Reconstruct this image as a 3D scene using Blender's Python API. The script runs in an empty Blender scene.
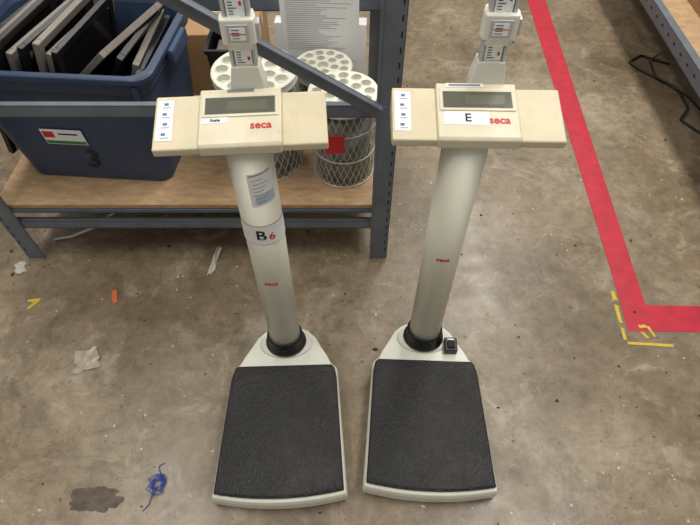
import bpy, bmesh, math, random
from mathutils import Vector, Matrix, Euler
random.seed(7)
S = bpy.context.scene
COL = S.collection

def lin(c):
    return tuple([((v/255)/12.92 if v/255 <= .04045 else (((v/255)+.055)/1.055)**2.4) for v in c]) + (1,)

def material(name, col, rough=.5, metal=0, var=.06, scale=8, bump=0, bscale=200, coat=0, spec=.5, dirt=None):
    m = bpy.data.materials.new(name); m.use_nodes = True
    nt = m.node_tree; N = nt.nodes; L = nt.links
    b = N['Principled BSDF']
    b.inputs['Roughness'].default_value = rough
    b.inputs['Metallic'].default_value = metal
    b.inputs['Specular IOR Level'].default_value = spec
    b.inputs['Coat Weight'].default_value = coat
    tc = N.new('ShaderNodeTexCoord')
    nz = N.new('ShaderNodeTexNoise'); nz.inputs['Scale'].default_value = scale; nz.inputs['Detail'].default_value = 6
    L.new(tc.outputs['Object'], nz.inputs['Vector'])
    r = N.new('ShaderNodeValToRGB')
    c = lin(col)
    r.color_ramp.elements[0].position = .3; r.color_ramp.elements[1].position = .7
    r.color_ramp.elements[0].color = tuple(max(0, x*(1-var*2)) for x in c[:3])+(1,)
    r.color_ramp.elements[1].color = tuple(min(1, x*(1+var)) for x in c[:3])+(1,)
    L.new(nz.outputs['Fac'], r.inputs['Fac'])
    out = r.outputs['Color']
    if dirt:   # (scale, threshold, colour, amount)
        for ds, th, dc, da in dirt:
            n = N.new('ShaderNodeTexNoise'); n.inputs['Scale'].default_value=ds; n.inputs['Detail'].default_value=9; n.inputs['Roughness'].default_value=.75
            L.new(tc.outputs['Object'], n.inputs['Vector'])
            rr = N.new('ShaderNodeValToRGB'); rr.color_ramp.elements[0].position=th; rr.color_ramp.elements[1].position=th+.16
            rr.color_ramp.elements[0].color=(0,0,0,1); rr.color_ramp.elements[1].color=(da,da,da,1)
            L.new(n.outputs['Fac'], rr.inputs['Fac'])
            x = N.new('ShaderNodeMix'); x.data_type='RGBA'
            L.new(rr.outputs[0], x.inputs[0]); L.new(out, x.inputs[6]); x.inputs[7].default_value=lin(dc)
            out = x.outputs[2]
    L.new(out, b.inputs['Base Color'])
    if bump:
        n2 = N.new('ShaderNodeTexNoise'); n2.inputs['Scale'].default_value = bscale; n2.inputs['Detail'].default_value = 3
        L.new(tc.outputs['Object'], n2.inputs['Vector'])
        bp = N.new('ShaderNodeBump'); bp.inputs['Strength'].default_value = bump; bp.inputs['Distance'].default_value = .002
        L.new(n2.outputs['Fac'], bp.inputs['Height']); L.new(bp.outputs['Normal'], b.inputs['Normal'])
    return m

M = {}
wear=[(14,.56,(176,158,120),.35),(70,.66,(120,104,78),.4)]
M['cream'] = material('cream_plastic', (224,215,188), .45, bump=.15, bscale=500, dirt=wear)
M['creamwing'] = material('aged_cream_plastic', (214,202,171), .48, bump=.15, bscale=500, dirt=wear)
M['column'] = material('painted_column', (226,223,205), .40, var=.03, scale=3, dirt=[(9,.6,(186,178,154),.35),(60,.69,(120,110,92),.5)])
M['white'] = material('white_plastic', (224,223,210), .42, var=.04, dirt=[(12,.58,(176,166,142),.35),(60,.66,(110,98,80),.5)])
M['paper'] = material('paper', (240,241,240), .7, var=.02)
M['black'] = material('black_plastic', (16,16,17), .4)
def rubber():
    m = material('black_rubber_mat', (24,24,25), .58, var=.2, scale=10, dirt=[(7,.52,(46,43,41),.8),(26,.58,(58,54,50),.6),(130,.56,(70,66,62),.65)])
    nt=m.node_tree; N=nt.nodes; L=nt.links; b=N['Principled BSDF']
    tc=N.new('ShaderNodeTexCoord')
    v=N.new('ShaderNodeTexVoronoi'); v.inputs['Scale'].default_value=170
    L.new(tc.outputs['Object'],v.inputs['Vector'])
    n=N.new('ShaderNodeTexNoise'); n.inputs['Scale'].default_value=60; n.inputs['Detail'].default_value=6
    L.new(tc.outputs['Object'],n.inputs['Vector'])
    a=N.new('ShaderNodeMath'); a.operation='ADD'; L.new(v.outputs['Distance'],a.inputs[0]); L.new(n.outputs['Fac'],a.inputs[1])
    bp=N.new('ShaderNodeBump'); bp.inputs['Strength'].default_value=.8; bp.inputs['Distance'].default_value=.003
    L.new(a.outputs[0],bp.inputs['Height']); L.new(bp.outputs[0],b.inputs['Normal'])
    return m
M['rubber'] = rubber()
M['lcd'] = material('lcd_glass', (98,99,86), .15, var=.1, scale=5)
M['red'] = material('red_ink', (200,42,50), .5, var=.02)
M['ink'] = material('black_ink', (20,20,24), .6, var=.02)
M['blueink'] = material('blue_ink', (85,120,170), .6)
M['greyink'] = material('grey_ink', (120,125,130), .6)
M['metal'] = material('rod_aluminium', (196,198,200), .35, metal=.35)
M['steel'] = material('grey_blue_painted_steel', (102,109,118), .45, var=.1, scale=12, dirt=[(40,.62,(70,70,72),.5)])
M['slot'] = material('dark_slot', (30,32,36), .8)
M['tub'] = material('navy_plastic', (50,67,94), .42, var=.06, scale=10, dirt=[(30,.62,(96,108,126),.4)])
M['tubin'] = material('navy_plastic_rim', (54,72,102), .38)
M['wire'] = material('galvanised_wire', (185,185,178), .4, metal=.2)
M['inner'] = material('inner_plastic', (140,140,132), .6, var=.25, scale=25)
M['frame'] = material('pewter_frame', (128,118,110), .45, var=.1)
M['glassblk'] = material('black_glass', (24,22,24), .2)
M['card'] = material('cardboard', (165,130,92), .8, var=.08)
M['tape'] = material('red_floor_tape', (184,30,52), .5, var=.09, scale=20, bump=.2, bscale=60, dirt=[(24,.6,(130,34,44),.5)])
M['yellow'] = material('yellow_tape', (206,176,50), .6, var=.12, scale=40, dirt=[(60,.52,(150,134,96),.8)])
M['orange'] = material('orange_plastic', (190,100,60), .6)
M['bluewire'] = material('blue_wire', (28,60,150), .45)
M['green'] = material('green_ink', (60,130,70), .6)
M['wallp'] = material('wall_paint', (190,188,180), .8, scale=2)

def wood():
    m = bpy.data.materials.new('particle_board'); m.use_nodes = True
    nt = m.node_tree; N = nt.nodes; L = nt.links; b = N['Principled BSDF']; b.inputs['Roughness'].default_value = .65
    tc = N.new('ShaderNodeTexCoord'); mp = N.new('ShaderNodeMapping'); mp.inputs['Scale'].default_value = (8,22,22)
    L.new(tc.outputs['Object'], mp.inputs['Vector'])
    nz = N.new('ShaderNodeTexNoise'); nz.inputs['Scale'].default_value = 2.5; nz.inputs['Detail'].default_value = 10; nz.inputs['Roughness'].default_value=.7
    L.new(mp.outputs[0], nz.inputs['Vector'])
    r = N.new('ShaderNodeValToRGB'); r.color_ramp.elements[0].position=.3; r.color_ramp.elements[1].position=.72
    r.color_ramp.elements[0].color = lin((150,118,84)); r.color_ramp.elements[1].color = lin((194,163,125))
    L.new(nz.outputs['Fac'], r.inputs['Fac']); L.new(r.outputs[0], b.inputs['Base Color'])
    return m
M['wood'] = wood()

def mixfac(N, L, src, f):
    k = N.new('ShaderNodeMath'); k.operation='MULTIPLY'; k.inputs[1].default_value=f
    L.new(src, k.inputs[0]); return k.outputs[0]
def concrete():
    m = bpy.data.materials.new('worn_concrete'); m.use_nodes = True
    nt = m.node_tree; N = nt.nodes; L = nt.links; b = N['Principled BSDF']
    tc = N.new('ShaderNodeTexCoord')
    def noise(scale, detail=8, rough=.6, dist=0, off=(0,0,0)):
        mp = N.new('ShaderNodeMapping'); mp.inputs['Location'].default_value = off
        L.new(tc.outputs['Object'], mp.inputs['Vector'])
        n = N.new('ShaderNodeTexNoise'); n.inputs['Scale'].default_value = scale
        n.inputs['Detail'].default_value = detail; n.inputs['Roughness'].default_value = rough
        n.inputs['Distortion'].default_value = dist
        L.new(mp.outputs[0], n.inputs['Vector']); return n
    def ramp(src, stops):
        r = N.new('ShaderNodeValToRGB'); e = r.color_ramp.elements
        e[0].position, e[0].color = stops[0][0], stops[0][1]
        e[1].position, e[1].color = stops[-1][0], stops[-1][1]
        for p, c in stops[1:-1]:
            x = e.new(p); x.color = c
        L.new(src, r.inputs['Fac']); return r
    def mix(a, bb, fac, mode='MIX'):
        x = N.new('ShaderNodeMix'); x.data_type = 'RGBA'; x.blend_type = mode
        if isinstance(fac, float): x.inputs[0].default_value = fac
        else: L.new(fac, x.inputs[0])
        L.new(a, x.inputs[6])
        if isinstance(bb, tuple): x.inputs[7].default_value = bb
        else: L.new(bb, x.inputs[7])
        return x.outputs[2]
    base = ramp(noise(1.5, 10, .68, .5).outputs['Fac'], [(.3, lin((102,88,68))), (.5, lin((134,119,97))), (.68, lin((162,148,126)))])
    fine = ramp(noise(22, 10, .82).outputs['Fac'], [(.34, (.56,.54,.51,1)), (.62, (1.12,1.12,1.12,1))])
    c = mix(base.outputs[0], fine.outputs[0], .9, 'MULTIPLY')
    spots = ramp(noise(6, 8, .75, .8, (3,1,0)).outputs['Fac'], [(.54,(0,0,0,1)), (.68,(1,1,1,1))])
    c = mix(c, lin((188,177,156)), mixfac(N,L,spots.outputs[0],.45))
    dark = ramp(noise(3.6, 9, .78, 1.0, (8,5,0)).outputs['Fac'], [(.52,(0,0,0,1)), (.66,(1,1,1,1))])
    c = mix(c, lin((76,63,46)), mixfac(N,L,dark.outputs[0],.55))
    # directional wheel / mop smears
    mp = N.new('ShaderNodeMapping'); mp.inputs['Scale'].default_value=(1.2,9,1); mp.inputs['Rotation'].default_value=(0,0,.5)
    L.new(tc.outputs['Object'], mp.inputs['Vector'])
    sm = N.new('ShaderNodeTexNoise'); sm.inputs['Scale'].default_value=2.2; sm.inputs['Detail'].default_value=9; sm.inputs['Roughness'].default_value=.75
    L.new(mp.outputs[0], sm.inputs['Vector'])
    smr = ramp(sm.outputs['Fac'], [(.54,(0,0,0,1)), (.68,(1,1,1,1))])
    c = mix(c, lin((92,79,62)), mixfac(N,L,smr.outputs[0],.4))
    def speck(scale, off, w0, w1, col, f):
        mp = N.new('ShaderNodeMapping'); mp.inputs['Location'].default_value = off
        nn = noise(scale*.7,3,.6,0,off)
        ad = N.new('ShaderNodeMix'); ad.data_type='RGBA'; ad.inputs[0].default_value=.04
        L.new(tc.outputs['Object'], mp.inputs['Vector']); L.new(mp.outputs[0], ad.inputs[6]); L.new(nn.outputs['Color'], ad.inputs[7])
        v = N.new('ShaderNodeTexVoronoi'); v.inputs['Scale'].default_value = scale
        L.new(ad.outputs[2], v.inputs['Vector'])
        sp = ramp(v.outputs['Distance'], [(w0,(1,1,1,1)), (w1,(0,0,0,1))])
        return mix(c, col, mixfac(N,L,sp.outputs[0],f))
    c = speck(26,(0,0,0),.05,.12,lin((66,55,44)),.6)
    c = speck(11,(4,7,0),.03,.07,lin((60,50,40)),.7)
    c = speck(17,(2,3,0),.04,.08,lin((208,198,180)),.6)
    def hair(scale, off, col, w, f):
        nn = noise(3, 5, .65, 0, off)
        mp = N.new('ShaderNodeMix'); mp.data_type='RGBA'; mp.inputs[0].default_value=.2
        L.new(tc.outputs['Object'], mp.inputs[6]); L.new(nn.outputs['Color'], mp.inputs[7])
        vv = N.new('ShaderNodeTexVoronoi'); vv.feature='DISTANCE_TO_EDGE'; vv.inputs['Scale'].default_value=scale
        L.new(mp.outputs[2], vv.inputs['Vector'])
        rr = ramp(vv.outputs['Distance'], [(0,(1,1,1,1)), (w,(0,0,0,1))])
        mask = ramp(noise(2.2,3,.5,0,off).outputs['Fac'], [(.54,(0,0,0,1)),(.64,(1,1,1,1))])
        k = N.new('ShaderNodeMath'); k.operation='MULTIPLY'; L.new(rr.outputs[0],k.inputs[0]); L.new(mask.outputs[0],k.inputs[1])
        return mix(c, col, mixfac(N,L,k.outputs[0],f))
    c = hair(1.5,(1,2,0),lin((80,68,54)),.005,.3)
    c = hair(3.4,(6,3,0),lin((186,176,158)),.006,.2)
    L.new(c, b.inputs['Base Color'])
    rr = ramp(noise(5, 7, .65, .3, (2,9,0)).outputs['Fac'], [(.3,(.22,.22,.22,1)), (.7,(.46,.46,.46,1))])
    L.new(rr.outputs[0], b.inputs['Roughness'])
    bp = N.new('ShaderNodeBump'); bp.inputs['Strength'].default_value=.12; bp.inputs['Distance'].default_value=.003
    L.new(noise(60,6,.7).outputs['Fac'], bp.inputs['Height']); L.new(bp.outputs[0], b.inputs['Normal'])
    return m
M['floor'] = concrete()

# ---------- helpers ----------
def link(o, parent=None):
    COL.objects.link(o)
    if parent: o.parent = parent
    return o
def empty(name, loc=(0,0,0), rz=0):
    o = bpy.data.objects.new(name, None); o.empty_display_size=.1
    o.location = loc; o.rotation_euler=(0,0,rz); COL.objects.link(o); return o
def finish(name, bm, mat, parent=None, bevel=0, smooth=False, loc=None, rot=None, seg=2):
    bmesh.ops.recalc_face_normals(bm, faces=bm.faces)
    me = bpy.data.meshes.new(name); bm.to_mesh(me); bm.free()
    if smooth:
        for p in me.polygons: p.use_smooth = True
    me.materials.append(mat)
    o = bpy.data.objects.new(name, me); link(o, parent)
    if loc: o.location = loc
    if rot: o.rotation_euler = rot
    if bevel:
        md = o.modifiers.new('bevel','BEVEL'); md.width=bevel; md.segments=seg; md.limit_method='ANGLE'; md.angle_limit=math.radians(35)
    return o
def box(name, lo, hi, mat, parent=None, bevel=0, loc=None, rot=None):
    bm = bmesh.new(); bmesh.ops.create_cube(bm, size=1)
    for v in bm.verts:
        v.co = Vector([lo[i]+(v.co[i]+.5)*(hi[i]-lo[i]) for i in range(3)])
    return finish(name, bm, mat, parent, bevel, loc=loc, rot=rot)
def loft(name, rings, mat, parent=None, cap0=True, cap1=True, smooth=False, bevel=0, loc=None, rot=None, closed=True):
    bm = bmesh.new(); R=[[bm.verts.new(p) for p in r] for r in rings]; n=len(R[0])
    for a,b in zip(R[:-1],R[1:]):
        for i in range(n if closed else n-1):
            j=(i+1)%n; bm.faces.new((a[i],a[j],b[j],b[i]))
    if cap0: bm.faces.new(list(reversed(R[0])))
    if cap1: bm.faces.new(R[-1])
    o = finish(name, bm, mat, parent, bevel, False, loc, rot)
    if smooth:
        for p in o.data.polygons: p.use_smooth = len(p.vertices)==4
    return o
def ell(rx, ry, z, n=48, cx=0, cy=0):
    return [(cx+rx*math.cos(2*math.pi*i/n), cy+ry*math.sin(2*math.pi*i/n), z) for i in range(n)]
def rrect(hx, hy, r, z, k=5, cx=0, cy=0):
    out=[]
    for (sx,sy,a0) in ((1,1,0),(-1,1,90),(-1,-1,180),(1,-1,270)):
        for i in range(k+1):
            a=math.radians(a0+90*i/k)
            out.append((cx+sx*(hx-r)+r*math.cos(a), cy+sy*(hy-r)+r*math.sin(a), z))
    return out
def tube(name, pts, r, mat, parent=None, cyc=False):
    return tubes(name, [pts], r, mat, parent, cyc)
def tubes(name, lines, r, mat, parent=None, cyc=False, smoothc=True, res=2):
    cu = bpy.data.curves.new(name,'CURVE'); cu.dimensions='3D'; cu.bevel_depth=r; cu.bevel_resolution=res
    cu.resolution_u = 6
    for pts in lines:
        if smoothc:
            sp = cu.splines.new('NURBS'); sp.order_u=3; sp.use_endpoint_u = True
        else: sp = cu.splines.new('POLY')
        sp.points.add(len(pts)-1)
        for p,q in zip(sp.points, pts): p.co=(*q,1)
        sp.use_cyclic_u=cyc
    tmp = bpy.data.objects.new('tmp_curve', cu); COL.objects.link(tmp)
    bpy.context.view_layer.update()
    me = bpy.data.meshes.new_from_object(tmp.evaluated_get(bpy.context.evaluated_depsgraph_get()))
    bpy.data.objects.remove(tmp); me.name=name
    me.materials.clear(); me.materials.append(mat)
    for p in me.polygons: p.use_smooth=True
    return link(bpy.data.objects.new(name, me), parent)
def textmesh(name, s, size, mat, parent, mapper=None, loc=None, rot=None, ext=.0003, bold=0):
    cu = bpy.data.curves.new(name,'FONT'); cu.body=s; cu.size=size; cu.align_x='CENTER'; cu.align_y='CENTER'; cu.extrude=ext; cu.offset=bold
    tmp = bpy.data.objects.new('tmp_text', cu); COL.objects.link(tmp)
    bpy.context.view_layer.update()
    me = bpy.data.meshes.new_from_object(tmp.evaluated_get(bpy.context.evaluated_depsgraph_get()))
    bpy.data.objects.remove(tmp)
    if mapper:
        for v in me.vertices: v.co = mapper(v.co)
    me.materials.clear(); me.materials.append(mat)
    o = link(bpy.data.objects.new(name, me), parent)
    if loc: o.location=loc
    if rot: o.rotation_euler=rot
    return o

# ---------- room ----------
box('floor', (-6,-4,-.05), (6,8,0), M['floor'])
box('wall_back', (-6,8,-.05), (6,8.1,4.6), M['wallp'])
box('wall_left', (-6.1,-4,-.05), (-6,8.1,4.6), M['wallp'])

# ---------- scales ----------
CRX, CRY = .0455, .041
def make_scale(loc, rz, headx, headrz, rodx, variant):
    P = empty('medical_column_scale', loc, rz)
    def outline(off, z, rear=True):
        pts=[]
        n=14
        hw=.166+off
        for i in range(n+1):
            s=-1+2*i/n
            pts.append((s*hw, -.437-off-.018*(1-s*s), z))
        pts += [( .146+off, -.088, z)]
        pts += [(.128+off,-.070,z),(.118+off*.8,-.045,z),(.104,-.012,z),(.088,.018,z),(.066,.040,z),(.036,.054,z),(0,.058,z),
                (-.036,.054,z),(-.066,.040,z),(-.088,.018,z),(-.104,-.012,z),(-.118-off*.8,-.045,z),(-.128-off,-.070,z)]
        pts += [(-.146-off,-.088,z)]
        return pts
    loft('platform_shell', [outline(.002,.0), outline(.010,.012), outline(.010,.05), outline(.006,.066)], M['white'], P, bevel=.004)
    def matout(off,z):
        pts=[]; n=14
        for i in range(n+1):
            s=-1+2*i/n
            pts.append((s*(.167+off), -.437-off-.016*(1-s*s), z))
        pts += [(.153+off,-.125,z),(.147+off,-.093,z),(.138+off,-.084+off,z),(-.138-off,-.084+off,z),(-.147-off,-.093,z),(-.153-off,-.125,z)]
        return pts
    loft('rubber_mat', [matout(0,.064), matout(0,.078), matout(-.004,.081)], M['rubber'], P)
    ring=[(x,y,.0805) for x,y,z in matout(-.007,0)]
    tubes('mat_edge_ridge', [ring+[ring[0]]], .0012, M['black'], P, smoothc=False, res=1)
    loft('neck_plate', [ell(.082,.052,.064,cy=-.004), ell(.078,.048,.072,cy=-.004), ell(.066,.04,.075,cy=-.002)], M['white'], P, smooth=True)
    loft('column_collar', [ell(.062,.055,.073), ell(.0605,.054,.082), ell(.054,.049,.088), ell(.0535,.0485,.120), ell(.050,.0455,.128), ell(.0455,.041,.129)], M['black'], P, smooth=True)
    loft('collar_bolt', [ell(.006,.006,0,16), ell(.0055,.0055,.003,16)], M['slot'], P, loc=(0,-.047,.103), rot=(math.pi/2,0,0))
    loft('column', [ell(CRX,CRY,.12), ell(CRX,CRY,.852)], M['column'], P, smooth=True)
    def cyl(zc, a0=0, off=.0006):
        def f(v):
            a = a0 + v.x/CRX
            return Vector(((CRX+off+v.z)*math.sin(a), -(CRY+off+v.z)*math.cos(a), zc+v.y))
        return f
    def patch(name, a0, a1, z0, z1, mat, off=.0005, n=20, tilt=0):
        r0=[]; r1=[]
        for i in range(n+1):
            a=math.radians(a0+(a1-a0)*i/n)
            p=((CRX+off)*math.sin(a), -(CRY+off)*math.cos(a))
            r0.append((*p,z0+tilt*i/n)); r1.append((*p,z1+tilt*i/n))
        loft(name,[r0,r1],mat,P,False,False,closed=False,smooth=True)
    if variant=='B':
        patch('id_band', -180,180,.590,.650,M['paper'],.0016, 60)
        patch('id_band_edge_top', -180,180,.6495,.6515,M['greyink'],.0012, 60)
        patch('id_band_edge_low', -180,180,.5885,.5905,M['greyink'],.0012, 60)
        textmesh('band_letter','B',.042,M['ink'],P,cyl(.620,-.02,.0020),bold=.0006)
        textmesh('band_digit','6',.030,M['red'],P,cyl(.614,.50,.0020),bold=.0004)
        patch('calibration_label',-8,62,.710,.800,M['paper'],.0006,20,tilt=.008)
        patch('calibration_label_blue',5,58,.716,.742,material('label_blue',(190,205,222),.6),.0010,20,tilt=.006)
        for k in range(7):
            patch('label_line_%d'%k,0+3*(k%2),30+7*(k%3),.722+k*.010,.7232+k*.010,M['greyink'],.0014,8,tilt=.004)
        patch('label_header',-4,54,.794,.7965,M['greyink'],.0011,8,tilt=.007)
        textmesh('column_logo','seca',.020,M['red'],P,cyl(.435,-.03),bold=.0003)
    else:
        textmesh('column_logo','seca',.019,M['red'],P,cyl(.51,-.05),bold=.0003)
        box('switch_box',(.062,-.055,.066),(.100,-.010,.092),M['black'],P,bevel=.003)
        box('switch_rocker',(.070,-.047,.090),(.092,-.024,.099),M['slot'],P,bevel=.002)
        box('switch_stripe',(.071,-.020,.0905),(.091,-.016,.0935),M['paper'],P)
    H = empty('display_head',(headx,0,0),headrz); H.parent=P
    def prof(x0,x1,pts,name,mat,bevel=.003):
        return loft(name,[[(x0,y,z) for y,z in pts],[(x1,y,z) for y,z in pts]],mat,H,bevel=bevel)
    wing=[(-.045,.858),(-.046,.874),(.072,.903),(.078,.898),(.078,.850),(.03,.840),(-.02,.846)]
    prof(-.160,.160,wing,'head_wings',M['creamwing'],.003)
    mid=[(-.048,.857),(-.050,.877),(-.045,.882),(.076,.912),(.083,.905),(.083,.848),(.03,.838),(-.02,.844)]
    prof(-.076,.076,mid,'head_centre',M['cream'],.003)
    ang=math.atan2(.030,.121)
    def fp(x,s,h=0):
        return (x, -.045+s*math.cos(ang)-h*math.sin(ang), .882+s*math.sin(ang)+h*math.cos(ang))
    def fw(x,s,h=0):
        a=math.atan2(.029,.118)
        return (x, -.046+s*math.cos(a)-h*math.sin(a), .874+s*math.sin(a)+h*math.cos(a))
    def plate(name,pos,w,l,t,mat,bev=0,yaw=0):
        return box(name,(-w/2,-l/2,0),(w/2,l/2,t),mat,H,bevel=bev,loc=pos,rot=(ang,0,yaw))
    plate('display_bezel',fp(0,.085),.142,.052,.0022,M['cream'],.001)
    plate('display_gasket',fp(0,.084,.0020),.130,.0385,.0008,M['greyink'])
    plate('lcd_window',fp(0,.084,.0026),.127,.0355,.0008,M['lcd'])
    plate('lcd_digit_area',fp(.014,.083,.0033),.074,.022,.0003,material('lcd_inner',(106,107,92),.2,var=.04))
    textmesh('head_logo','seca',.023,M['red'],H,loc=fp(.038,.038,.0005),rot=(ang,0,0),bold=.0005)
    if variant=='B':
        plate('name_label',fp(-.046,.052,.0002),.046,.013,.0005,M['paper'],0,.03)
        textmesh('name_label_text','Scale',.009,M['ink'],H,loc=fp(-.046,.052,.001),rot=(ang,0,0),bold=.0002)
        plate('id_sticker',fp(.0,.120,.0002),.05,.007,.0006,M['greyink'])
    else:
        plate('name_label',fp(-.022,.042,.0002),.084,.030,.0005,M['paper'],0,0)
        textmesh('name_label_text','E',.026,M['ink'],H,loc=fp(-.020,.042,.001),rot=(ang,0,0),bold=.0003)
        plate('id_sticker',fp(-.022,.120,.0002),.072,.009,.0006,M['paper'])
        plate('id_sticker_bars',fp(-.022,.120,.0008),.06,.004,.0003,M['greyink'])
    plate('button_strip',fw(-.140,.066,.0002),.030,.092,.0008,M['paper'])
    for k in range(4):
        plate('button_icon_%d'%k,fw(-.141+.002*(k%2),.034+.023*k,.001),.008,.006,.0004,M['blueink'],.0)
        plate('button_caption_%d'%k,fw(-.138,.026+.023*k,.001),.014,.0015,.0004,M['greyink'])
    R = empty('height_rod',(rodx,.095,0),0); R.parent=P
    loft('rod_bracket',[[(-.033,-.018,.885),(.033,-.018,.885),(.033,.02,.885),(-.033,.02,.885)],
                        [(-.033,-.018,.915),(.033,-.018,.915),(.033,.02,.915),(-.033,.02,.915)],
                        [(-.025,-.016,.955),(.025,-.016,.955),(.025,.016,.955),(-.025,.016,.955)]],M['white'],R,bevel=.002)
    box('rod_mount_spine',(-.026,-.012,.78),(.026,.014,.89),M['white'],R,bevel=.003)
    box('rod_outer',(-.022,-.010,.94),(.022,.010,1.46),M['white'],R,bevel=.002)
    box('rod_face',(-.0155,-.0112,.958),(.0155,-.0100,1.455),M['paper'],R)
    for s,nm in ((-1,'left'),(1,'right')):
        box('rod_rail_'+nm,(s*.021-.003,-.014,.955),(s*.021+.003,.006,1.46),M['metal'],R,bevel=.001)
        box('rod_groove_'+nm,(s*.0168-.0008,-.0116,.958),(s*.0168+.0008,-.0108,1.455),M['greyink'],R)
    bm=bmesh.new()
    for k in range(0,98):
        z=.962+k*.005; w=.014 if k%5==0 else .008
        r=bmesh.ops.create_cube(bm,size=1)
        for v in r['verts']: v.co=Vector((-.0115+w/2+v.co.x*w, -.0115+v.co.y*.0004, z+v.co.z*.0014))
    finish('rod_ticks',bm,M['ink'],R)
    bm=bmesh.new()
    for k in range(0,20):
        r=bmesh.ops.create_cube(bm,size=1); z=.970+k*.025
        for v in r['verts']: v.co=Vector((.0095+v.co.x*.0045, -.0115+v.co.y*.0004, z+v.co.z*.007))
    finish('rod_numerals',bm,M['red'],R)
    prof2=[(-.029,-.024,0),(.029,-.024,0),(.032,-.006,0),(.026,.018,0),(-.026,.018,0),(-.032,-.006,0)]
    loft('slider_body',[[(x,y,z0) for x,y,_ in prof2] for z0 in (1.002,1.048)],M['white'],R,bevel=.003)
    box('slider_window_frame',(-.019,-.0265,1.008),(.019,-.0235,1.040),M['metal'],R,bevel=.001)
    box('slider_window',(-.013,-.0272,1.013),(.013,-.0262,1.035),M['paper'],R)
    for k in range(4):
        box('slider_tick_%d'%k,(-.010,-.0276,1.016+k*.005),(.003,-.027,1.0172+k*.005),M['ink'],R)
    box('slider_needle',(-.013,-.0278,1.0235),(.013,-.027,1.0250),M['red'],R)
    box('slider_side_clip',(.029,-.016,1.006),(.037,.006,1.038),M['metal'],R,bevel=.002)
    box('slider_lower_lip',(-.022,-.020,.990),(.022,-.006,1.003),M['white'],R,bevel=.002)
    return P
make_scale((-.196,.793,0), math.radians(1.8), -.006, math.radians(2.2), .005, 'B')
make_scale((.226,.810,0), math.radians(-2.2), .013, math.radians(.9), .034, 'E')

# ---------- rack ----------
def rack_post(x, y, sx, sy, P, nm, h=1.7):
    box('post_%s_front'%nm,(min(x,x+sx*.062),min(y,y+sy*.003),0),(max(x,x+sx*.062),max(y,y+sy*.003),h),M['steel'],P,bevel=.001)
    box('post_%s_side'%nm,(min(x,x+sx*.003),min(y,y+sy*.05),0),(max(x,x+sx*.003),max(y,y+sy*.05),h),M['steel'],P,bevel=.001)
    box('post_%s_lip'%nm,(min(x+sx*.056,x+sx*.062),min(y-sy*.004,y),0),(max(x+sx*.056,x+sx*.062),max(y-sy*.004,y),h),M['steel'],P,bevel=.001)
    bm=bmesh.new(); z=.05
    while z<h-.03:
        r=bmesh.ops.create_cube(bm,size=1)
        for v in r['verts']: v.co=Vector((x+sx*.010+v.co.x*.004, y-sy*.0003+v.co.y*.001, z+v.co.z*.016))
        z+=.04
    finish('post_%s_slots'%nm,bm,M['slot'],P)
R1 = empty('metal_shelving_rack',(0,0,0),0)
XL,XR,YF,YB=-1.165,.132,1.175,1.81
rack_post(XR,YF,-1,1,R1,'a'); rack_post(XL,YF,1,1,R1,'b'); rack_post(XR,YB,-1,-1,R1,'c'); rack_post(XL,YB,1,-1,R1,'d')
def beamx(nm,y,z0,z1,P=R1,x0=XL+.004,x1=XR-.004,dy=.02):
    box(nm+'_web',(x0,y,z0),(x1,y+.003,z1),M['steel'],P,bevel=.001)
    box(nm+'_flange',(x0,y,z1-.003),(x1,y+dy,z1),M['steel'],P,bevel=.001)
    box(nm+'_lower_flange',(x0,y,z0),(x1,y+dy*.6,z0+.003),M['steel'],P)
beamx('beam_front_low',YF+.004,.160,.195); beamx('beam_front_shelf',YF+.004+.0,.236,.248)
beamx('beam_front_mid',YF+.004,.612,.650)
beamx('beam_back_shelf',YB-.03,.215,.250); beamx('beam_back_mid',YB-.03,.60,.65)
for x,n in ((XL+.006,'left'),(XR-.012,'right')):
    box('side_beam_shelf_'+n,(x,YF+.02,.215),(x+.004,YB-.02,.250),M['steel'],R1)
    box('side_beam_mid_'+n,(x,YF+.02,.612),(x+.004,YB-.02,.650),M['steel'],R1)
box('wood_deck',(XL+.012,YF+.010,.252),(XR-.016,YB-.03,.268),M['wood'],R1,bevel=.001)
def bar(nm,a,b,w,t,mat,P):
    a=Vector(a); b=Vector(b); d=b-a; L=d.length
    o=box(nm,(0,-t/2,-w/2),(L,t/2,w/2),mat,P,bevel=.001)
    o.location=a; o.rotation_euler=(0,-math.atan2(d.z,d.x),0)
    return o
bar('diagonal_brace',(.085,YF-.003,.632),(-1.12,YF-.003,1.39),.042,.004,M['steel'],R1)
bar('diagonal_brace_flange',(.085,YF-.012,.653),(-1.12,YF-.012,1.411),.004,.020,M['steel'],R1)

# ---------- navy tub ----------
T = empty('storage_tub',(-.822,1.490,.268),math.radians(-4.5))
ZS=1.09
def tr(hx,hy,r,z): return rrect(hx,hy,r,z*ZS,5)
loft('tub_body',[tr(.235,.180,.04,0),tr(.241,.186,.045,.01),tr(.275,.215,.05,.33),tr(.287,.226,.05,.335),tr(.290,.229,.05,.37),
                 tr(.304,.240,.05,.372),tr(.306,.241,.05,.386),tr(.300,.236,.05,.390),tr(.284,.222,.05,.390),
                 tr(.276,.214,.05,.37),tr(.232,.180,.04,.012)],M['tub'],T,smooth=False,bevel=.002)
box('tub_handle_right',(.296,-.07,.335*ZS),(.322,.07,.378*ZS),M['tubin'],T,bevel=.008)
box('tub_handle_left',(-.322,-.07,.335*ZS),(-.296,.07,.378*ZS),M['tubin'],T,bevel=.008)
for k,x in enumerate((-.255,.255)):
    box('tub_rib_%d'%k,(x-.006,-.237,.32),(x+.006,-.222,.398),M['tubin'],T,bevel=.003)
tilt=math.atan2(.035,.36)
def tubface(x,z,out=.001):
    y=-(.184+ (z/ZS)*(.215-.183)/.33)-.003-out
    return (x,y,z)
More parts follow.
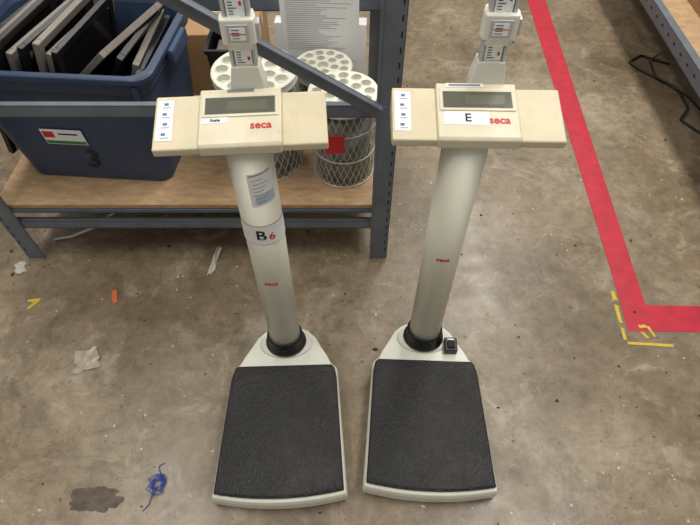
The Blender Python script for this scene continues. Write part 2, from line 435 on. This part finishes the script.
def tl(nm,x,z,w,h,mat,out=.001,ry=0):
    return box(nm,(-w/2,-.0005,-h/2),(w/2,.0005,h/2),mat,T,loc=tubface(x,z,out),rot=(tilt*.95,ry,0))
tl('maker_label',-.040,.190,.130,.060,M['paper'],.002)
tl('maker_label_red',-.084,.200,.034,.024,M['red'],.003)
tl('maker_label_green',-.040,.169,.126,.012,M['green'],.003)
tl('maker_label_text',-.022,.203,.060,.005,M['ink'],.003)
textmesh('hand_written_number','3',.11,M['ink'],T,loc=tubface(.010,.092,.003),rot=(math.pi/2+tilt,.25,.0),bold=-.001)
textmesh('hand_written_name','3 M',.035,M['ink'],T,loc=tubface(.20,.325,.006),rot=(math.pi/2+tilt,0,0))

F = empty('pile_of_picture_frames',(-.822,1.490,.268),math.radians(-4.5))
def pframe(k,x,y,z,rot,w=.34,h=.38,fm='frame'):
    E = empty('frame_%d'%k,(x,y,z)); E.parent=F; E.rotation_euler=rot
    t=.018; b=.024
    box('panel_%d'%k,(-t/2+.003,-w/2+.01,-h/2+.01),(t/2-.004,w/2-.01,h/2-.01),M['glassblk'],E)
    for i,(lo,hi) in enumerate((((-t/2,-w/2,-h/2),(t/2,-w/2+b,h/2)),((-t/2,w/2-b,-h/2),(t/2,w/2,h/2)),
        ((-t/2,-w/2+b,h/2-b),(t/2,w/2-b,h/2)),((-t/2,-w/2+b,-h/2),(t/2,w/2-b,-h/2+b)))):
        box('edge_%d_%d'%(k,i),lo,hi,M[fm],E,bevel=.002)
for k in range(10):
    pframe(k,-.225+k*.026,.0+.008*(k%3),.258+.010*((k*5)%4),(0,math.radians(12+(k%3)*2),math.radians(-9+(k%2)*4)),fm='frame' if k%3 else 'black')
pframe(10,.085,.0,.350,(0,math.radians(50),math.radians(-14)),w=.30,h=.32,fm='frame')
pframe(11,.125,.01,.300,(0,math.radians(34),math.radians(-4)),w=.32,h=.32,fm='black')
pframe(12,.165,.02,.265,(0,math.radians(22),math.radians(4)),w=.32,h=.30,fm='frame')
pframe(13,.215,.0,.225,(0,math.radians(8),math.radians(2)),w=.33,h=.34,fm='black')

# ---------- wire baskets ----------
def basket(x,y,r,h,tag=False,spin=0):
    B = empty('wire_basket_with_lid',(x,y,.2685),spin)
    lines=[]; n=30
    for s in (1,-1):
        for i in range(n):
            a0=2*math.pi*i/n
            lines.append([((r-.006+.006*q/10)*math.cos(a0+s*q*.11),(r-.006+.006*q/10)*math.sin(a0+s*q*.11),.004+(h-.03)*q/10) for q in range(11)])
    tubes('mesh_wires',lines,.0013,M['wire'],B,smoothc=False,res=1)
    for k,z in enumerate((.003,h*.35,h*.68,h-.026)):
        rr=r-.004+.004*z/h
        tubes('hoop_%d'%k,[[(rr*math.cos(2*math.pi*i/40),rr*math.sin(2*math.pi*i/40),z) for i in range(41)]],.0026,M['wire'],B,smoothc=False)
    loft('inner_liner',[ell(r*.84,r*.84,.004,32),ell(r*.86,r*.86,h-.05,32)],M['inner'],B,smooth=True)
    lid=loft('perforated_lid',[ell(r*.98,r*.98,h-.028,64),ell(r,r,h-.024,64),ell(r,r,h-.004,64),ell(r*.98,r*.98,h,64)],M['white'],B)
    bm=bmesh.new()
    holes=[(0,0,r*.2)]
    no=12
    for i in range(no):
        a=2*math.pi*i/no; holes.append((r*.77*math.cos(a),r*.77*math.sin(a),r*.155))
    for i in range(6):
        a=2*math.pi*(i+.5)/6; holes.append((r*.43*math.cos(a),r*.43*math.sin(a),r*.15))
    rims=[]
    for hx,hy,hr in holes:
        mt=Matrix.Translation((hx,hy,h))
        bmesh.ops.create_cone(bm,cap_ends=True,segments=20,radius1=hr,radius2=hr,depth=.034,matrix=mt)
        rims.append([(hx+hr*1.04*math.cos(2*math.pi*i/20),hy+hr*1.04*math.sin(2*math.pi*i/20),h) for i in range(21)])
    me=bpy.data.meshes.new('cut'); bm.to_mesh(me); bm.free()
    cut=bpy.data.objects.new('cut',me); COL.objects.link(cut); cut.parent=B
    md=lid.modifiers.new('holes','BOOLEAN'); md.object=cut; md.operation='DIFFERENCE'; md.solver='EXACT'
    bpy.context.view_layer.update()
    nm=bpy.data.meshes.new_from_object(lid.evaluated_get(bpy.context.evaluated_depsgraph_get()))
    lid.modifiers.clear(); lid.data=nm
    bpy.data.objects.remove(cut)
    tubes('hole_rims',rims,.0016,M['white'],B,smoothc=False,res=1)
    tubes('lid_rim',[[(r*math.cos(2*math.pi*i/48),r*math.sin(2*math.pi*i/48),h-.003) for i in range(49)]],.004,M['white'],B,smoothc=False)
    if tag:
        box('red_tag',(-.056,-r-.010,h*.52),(.004,-r-.007,h*.74),M['red'],B,bevel=.0005)
    return B
basket(-.285,1.410,.126,.345)
basket(-.020,1.360,.103,.305,tag=True)
basket(-.09,1.585,.095,.25,spin=.2)

D = empty('paper_document',(-.095,1.700,.268),math.radians(-3))
box('backing_box',(-.16,.0,0),(.15,.05,.33),M['paper'],D,bevel=.002)
box('sheet',(-.135,-.002,.20),(.125,-.0005,.56),M['paper'],D)
box('sheet_stiffener',(-.132,0,.32),(.122,.003,.555),M['paper'],D)
bm=bmesh.new()
for k in range(44):
    w=random.uniform(.10,.22); r=bmesh.ops.create_cube(bm,size=1)
    for v in r['verts']: v.co=Vector((-.118+w/2+v.co.x*w, -.0024+v.co.y*.0006, .54-k*.007+v.co.z*.0009))
finish('sheet_text',bm,M['greyink'],D)
C = empty('black_storage_crate',(-.40,1.70,.268),0)
loft('crate_body',[rrect(.075,.06,.01,0),rrect(.085,.07,.01,.26),rrect(.09,.075,.01,.262),rrect(.09,.075,.01,.275),rrect(.078,.063,.01,.275),rrect(.07,.055,.01,.01)],M['black'],C)
box('crate_contents',(-.06,-.045,.02),(.05,.045,.25),M['frame'],C,bevel=.003)
def carton(x,y,z,w,d,h,rz=0,mat='card'):
    P=empty('cardboard_box',(x,y,z),rz)
    box('box_body',(-w/2,-d/2,0),(w/2,d/2,h),M[mat],P,bevel=.003)
    box('box_flap_seam',(-w/2+.002,-.0015,h-.001),(w/2-.002,.0015,h+.0006),M['slot'],P)
    box('box_tape',(-w/2-.0005,-.025,h-.06),(w/2+.0005,.025,h+.0012),M['creamwing'],P)
carton(-.62,2.15,0,.5,.4,.42,.05)

# ---------- right rack ----------
R2 = empty('metal_shelving_rack',(1.365,1.0,0),math.radians(-2.2))
def post2(x,y,sx,sy,nm):
    rack_post(x,y,sx,sy,R2,nm,1.3)
for (x,y,sx,sy,n) in ((0,-.15,1,1,'a'),(.6,-.15,-1,1,'b'),(0,2.75,1,-1,'c'),(.6,2.75,-1,-1,'d')): post2(x,y,sx,sy,n)
for x,n in ((.004,'front'),(.592,'back')):
    box('long_beam_'+n,(x,-.14,.235),(x+.004,2.74,.30),M['steel'],R2,bevel=.001)
    box('long_beam_flange_'+n,(x,-.14,.297),(x+.035 if n=='front' else x+.004,2.74,.301),M['steel'],R2)
    box('long_beam_lower_'+n,(x,-.14,.235),(x+.02 if n=='front' else x+.004,2.74,.238),M['steel'],R2)
for y,n in ((-.14,'near'),(2.735,'far')):
    box('end_beam_'+n,(.01,y,.24),(.59,y+.004,.30),M['steel'],R2)
box('wood_deck',(.036,-.12,.285),(.588,2.72,.300),M['wood'],R2)
bm=bmesh.new(); y=-.05
while y<2.7:
    r=bmesh.ops.create_cube(bm,size=1)
    for v in r['verts']: v.co=Vector((.0035+v.co.x*.001, y+v.co.y*.02, .268+v.co.z*.008))
    y+=.08
finish('long_beam_slots',bm,M['slot'],R2)
carton(1.76,2.42,.301,.36,.42,.16,-.04)
carton(1.78,1.80,.301,.34,.36,.05,-.04,'paper')

# ---------- floor markings ----------
def strip(nm,pts,mat,z=.0012,P=None):
    bm=bmesh.new(); lo=[bm.verts.new((x,y,.0002)) for x,y in pts]; hi=[bm.verts.new((x,y,z)) for x,y in pts]; n=len(pts)
    bm.faces.new(hi); bm.faces.new(list(reversed(lo)))
    for i in range(n): j=(i+1)%n; bm.faces.new((lo[i],lo[j],hi[j],hi[i]))
    return finish(nm,bm,mat,P)
strip('red_floor_tape',[(.911,.872),(2.4,.842),(2.4,.938),(1.003,.972),(1.145,3.09),(1.28,5.2),(1.18,5.2),(1.040,3.09),(.921,.985)],M['tape'])
Y = empty('yellow_tape_marks')
strip('mark_1',[(.900,1.03),(.914,1.03),(.912,.99),(.898,.995)],M['yellow'],.0016,Y)
strip('mark_2',[(.896,.975),(.908,.97),(.902,.90),(.890,.905)],M['yellow'],.0016,Y)
strip('mark_3',[(.890,.885),(.900,.88),(.896,.835),(.886,.84)],M['yellow'],.0016,Y)
strip('mark_4',[(.895,.832),(1.04,.822),(1.038,.812),(.895,.822)],M['yellow'],.0016,Y)
strip('mark_5',[(.952,.882),(.975,.885),(.974,.895),(.95,.893)],M['yellow'],.0019,Y)
strip('mark_6',[(.948,.868),(.958,.868),(.972,.845),(.960,.843)],M['yellow'],.0019,Y)
strip('mark_7',[(.975,.89),(.985,.888),(.995,.85),(.985,.85)],M['yellow'],.0019,Y)
strip('yellow_tape_scrap',[(-1.10,.995),(-1.06,1.00),(-1.058,.990),(-1.075,.965),(-1.085,.955),(-1.092,.958),(-1.078,.985),(-1.10,.985)],M['yellow'])
strip('orange_plastic_scrap',[(-.822,1.03),(-.808,1.035),(-.80,1.01),(-.79,.985),(-.80,.975),(-.815,.995)],M['orange'],.004)
def crumpled(nm,x,y,w,l,rz,mat,h=.012,seed=1):
    random.seed(seed); bm=bmesh.new(); n=7
    g=[[bm.verts.new(((i/(n-1)-.5)*w*(1+random.uniform(-.2,.2)),(j/(n-1)-.5)*l*(1+random.uniform(-.15,.15)),.001+random.uniform(0,h))) for j in range(n)] for i in range(n)]
    for i in range(n-1):
        for j in range(n-1): bm.faces.new((g[i][j],g[i+1][j],g[i+1][j+1],g[i][j+1]))
    return finish(nm,bm,mat,None,loc=(x,y,0),rot=(0,0,rz))
film=material('clear_film',(168,157,140),.3,var=.15,scale=30)
crumpled('paper_scrap',-.487,1.155,.022,.12,-.15,material('dirty_paper',(190,184,172),.7),seed=3)
crumpled('paper_scrap',-1.178,1.13,.035,.05,.4,material('grey_paper',(180,176,168),.7),.006,4)
crumpled('plastic_film_scrap',-.83,.765,.07,.075,.3,film,.005,5)
stain=material('dark_stain',(84,70,54),.5,var=.3,scale=40)
def blob(nm,x,y,rx,ry,mat,seed,z=.0005):
    random.seed(seed); pts=[]
    for i in range(40):
        a=2*math.pi*i/40; k=random.uniform(.78,1.1); pts.append((x+rx*k*math.cos(a),y+ry*k*math.sin(a)))
    strip(nm,pts,mat,z)
blob('floor_stain',-.685,.355,.075,.035,stain,2)
random.seed(21); bm=bmesh.new()
for i in range(420):
    x=random.uniform(-1.5,1.5); y=random.uniform(.15,3.0); s=random.uniform(.001,.003)
    if i%9==0: s*=1.9
    mt=Matrix.Translation((x,y,s*.4))@Matrix.Rotation(random.uniform(0,6),4,'Z')@Matrix.Diagonal((s*random.uniform(.8,2.4),s,s*.5,1))
    bmesh.ops.create_icosphere(bm,subdivisions=1,radius=1,matrix=mt)
finish('floor_grit',bm,material('grit',(62,52,42),.8,var=.4,scale=3))
random.seed(33); bm=bmesh.new()
for i in range(70):
    x=random.uniform(-1.4,1.4); y=random.uniform(.15,2.2); s=random.uniform(.0015,.004)
    mt=Matrix.Translation((x,y,s*.2))@Matrix.Rotation(random.uniform(0,6),4,'Z')@Matrix.Diagonal((s*random.uniform(.8,2),s,s*.3,1))
    bmesh.ops.create_icosphere(bm,subdivisions=1,radius=1,matrix=mt)
finish('paper_crumbs',bm,material('pale_crumb',(205,198,184),.8,var=.1,scale=3))
random.seed(11)
pts=[]
for i in range(38):
    a=i*.9; r=.028*random.uniform(.3,1)
    pts.append((-.522+r*math.cos(a), .392+r*1.1*math.sin(a), .003+.012*random.random()))
pts=[(-.515,.45,.002),(-.53,.44,.002)]+pts+[(-.535,.34,.002),(-.548,.325,.002)]
tube('blue_wire_tangle',pts,.0012,M['bluewire'])
tube('white_power_cord',[(-1.10,1.26,.005),(-1.04,1.275,.005),(-.97,1.32,.005),(-.90,1.42,.005),(-.86,1.50,.005),(-.74,1.54,.005),(-.60,1.52,.005)],.005,M['white'])
tube('black_power_cord',[(1.62,2.42,.006),(1.50,2.50,.006),(1.42,2.44,.006),(1.47,2.34,.006),(1.58,2.22,.006),(1.57,2.05,.006),(1.50,1.97,.006),(1.55,1.88,.006),(1.66,1.80,.006),(1.8,1.76,.006)],.006,M['black'])
tube('black_power_cord',[(1.60,2.50,.018),(1.52,2.44,.016),(1.50,2.30,.014),(1.60,2.14,.014),(1.62,1.98,.014),(1.70,1.86,.014)],.005,M['black'])

# ---------- lights ----------
housing = material('fixture_housing',(220,220,218),.5)
em = bpy.data.materials.new('fluorescent_tube'); em.use_nodes=True
eb=em.node_tree.nodes['Principled BSDF']; eb.inputs['Emission Color'].default_value=(1,.98,.94,1); eb.inputs['Emission Strength'].default_value=6
for i,(x,y,e) in enumerate(((-1.6,.6,54),(1.5,1.0,74),(-1.6,4.2,62),(1.5,4.2,92))):
    Fx=empty('ceiling_light',(x,y,4.0))
    box('housing',(-.3,-1.2,.03),(.3,1.2,.12),housing,Fx,bevel=.01)
    for k in (-.12,.12):
        loft('tube_%s'%('a' if k<0 else 'b'),[[(k+.02*math.cos(a*math.pi/6),yy,.02*math.sin(a*math.pi/6)) for a in range(12)] for yy in (-1.15,1.15)],em,Fx,smooth=True)
    ld=bpy.data.lights.new('area','AREA'); ld.shape='RECTANGLE'; ld.size=.6; ld.size_y=2.4; ld.energy=e; ld.color=(1,.965,.90)
    lo=bpy.data.objects.new('ceiling_lamp_glow',ld); lo.location=(0,0,-.04); lo.parent=Fx; COL.objects.link(lo)
w=bpy.data.worlds.new('World'); S.world=w; w.use_nodes=True
bg=w.node_tree.nodes['Background']; bg.inputs[0].default_value=(1,.98,.94,1); bg.inputs[1].default_value=.38

# ---------- camera ----------
cd=bpy.data.cameras.new('Camera'); cam=bpy.data.objects.new('Camera',cd); COL.objects.link(cam)
cd.sensor_fit='HORIZONTAL'; cd.sensor_width=36; cd.lens=36*525/700
cam.location=(0,0,1.5); cam.rotation_euler=(math.radians(90-52.4),0,0)
cd.clip_start=.02
S.camera=cam
S.view_settings.view_transform='Standard'
S.view_settings.exposure=0
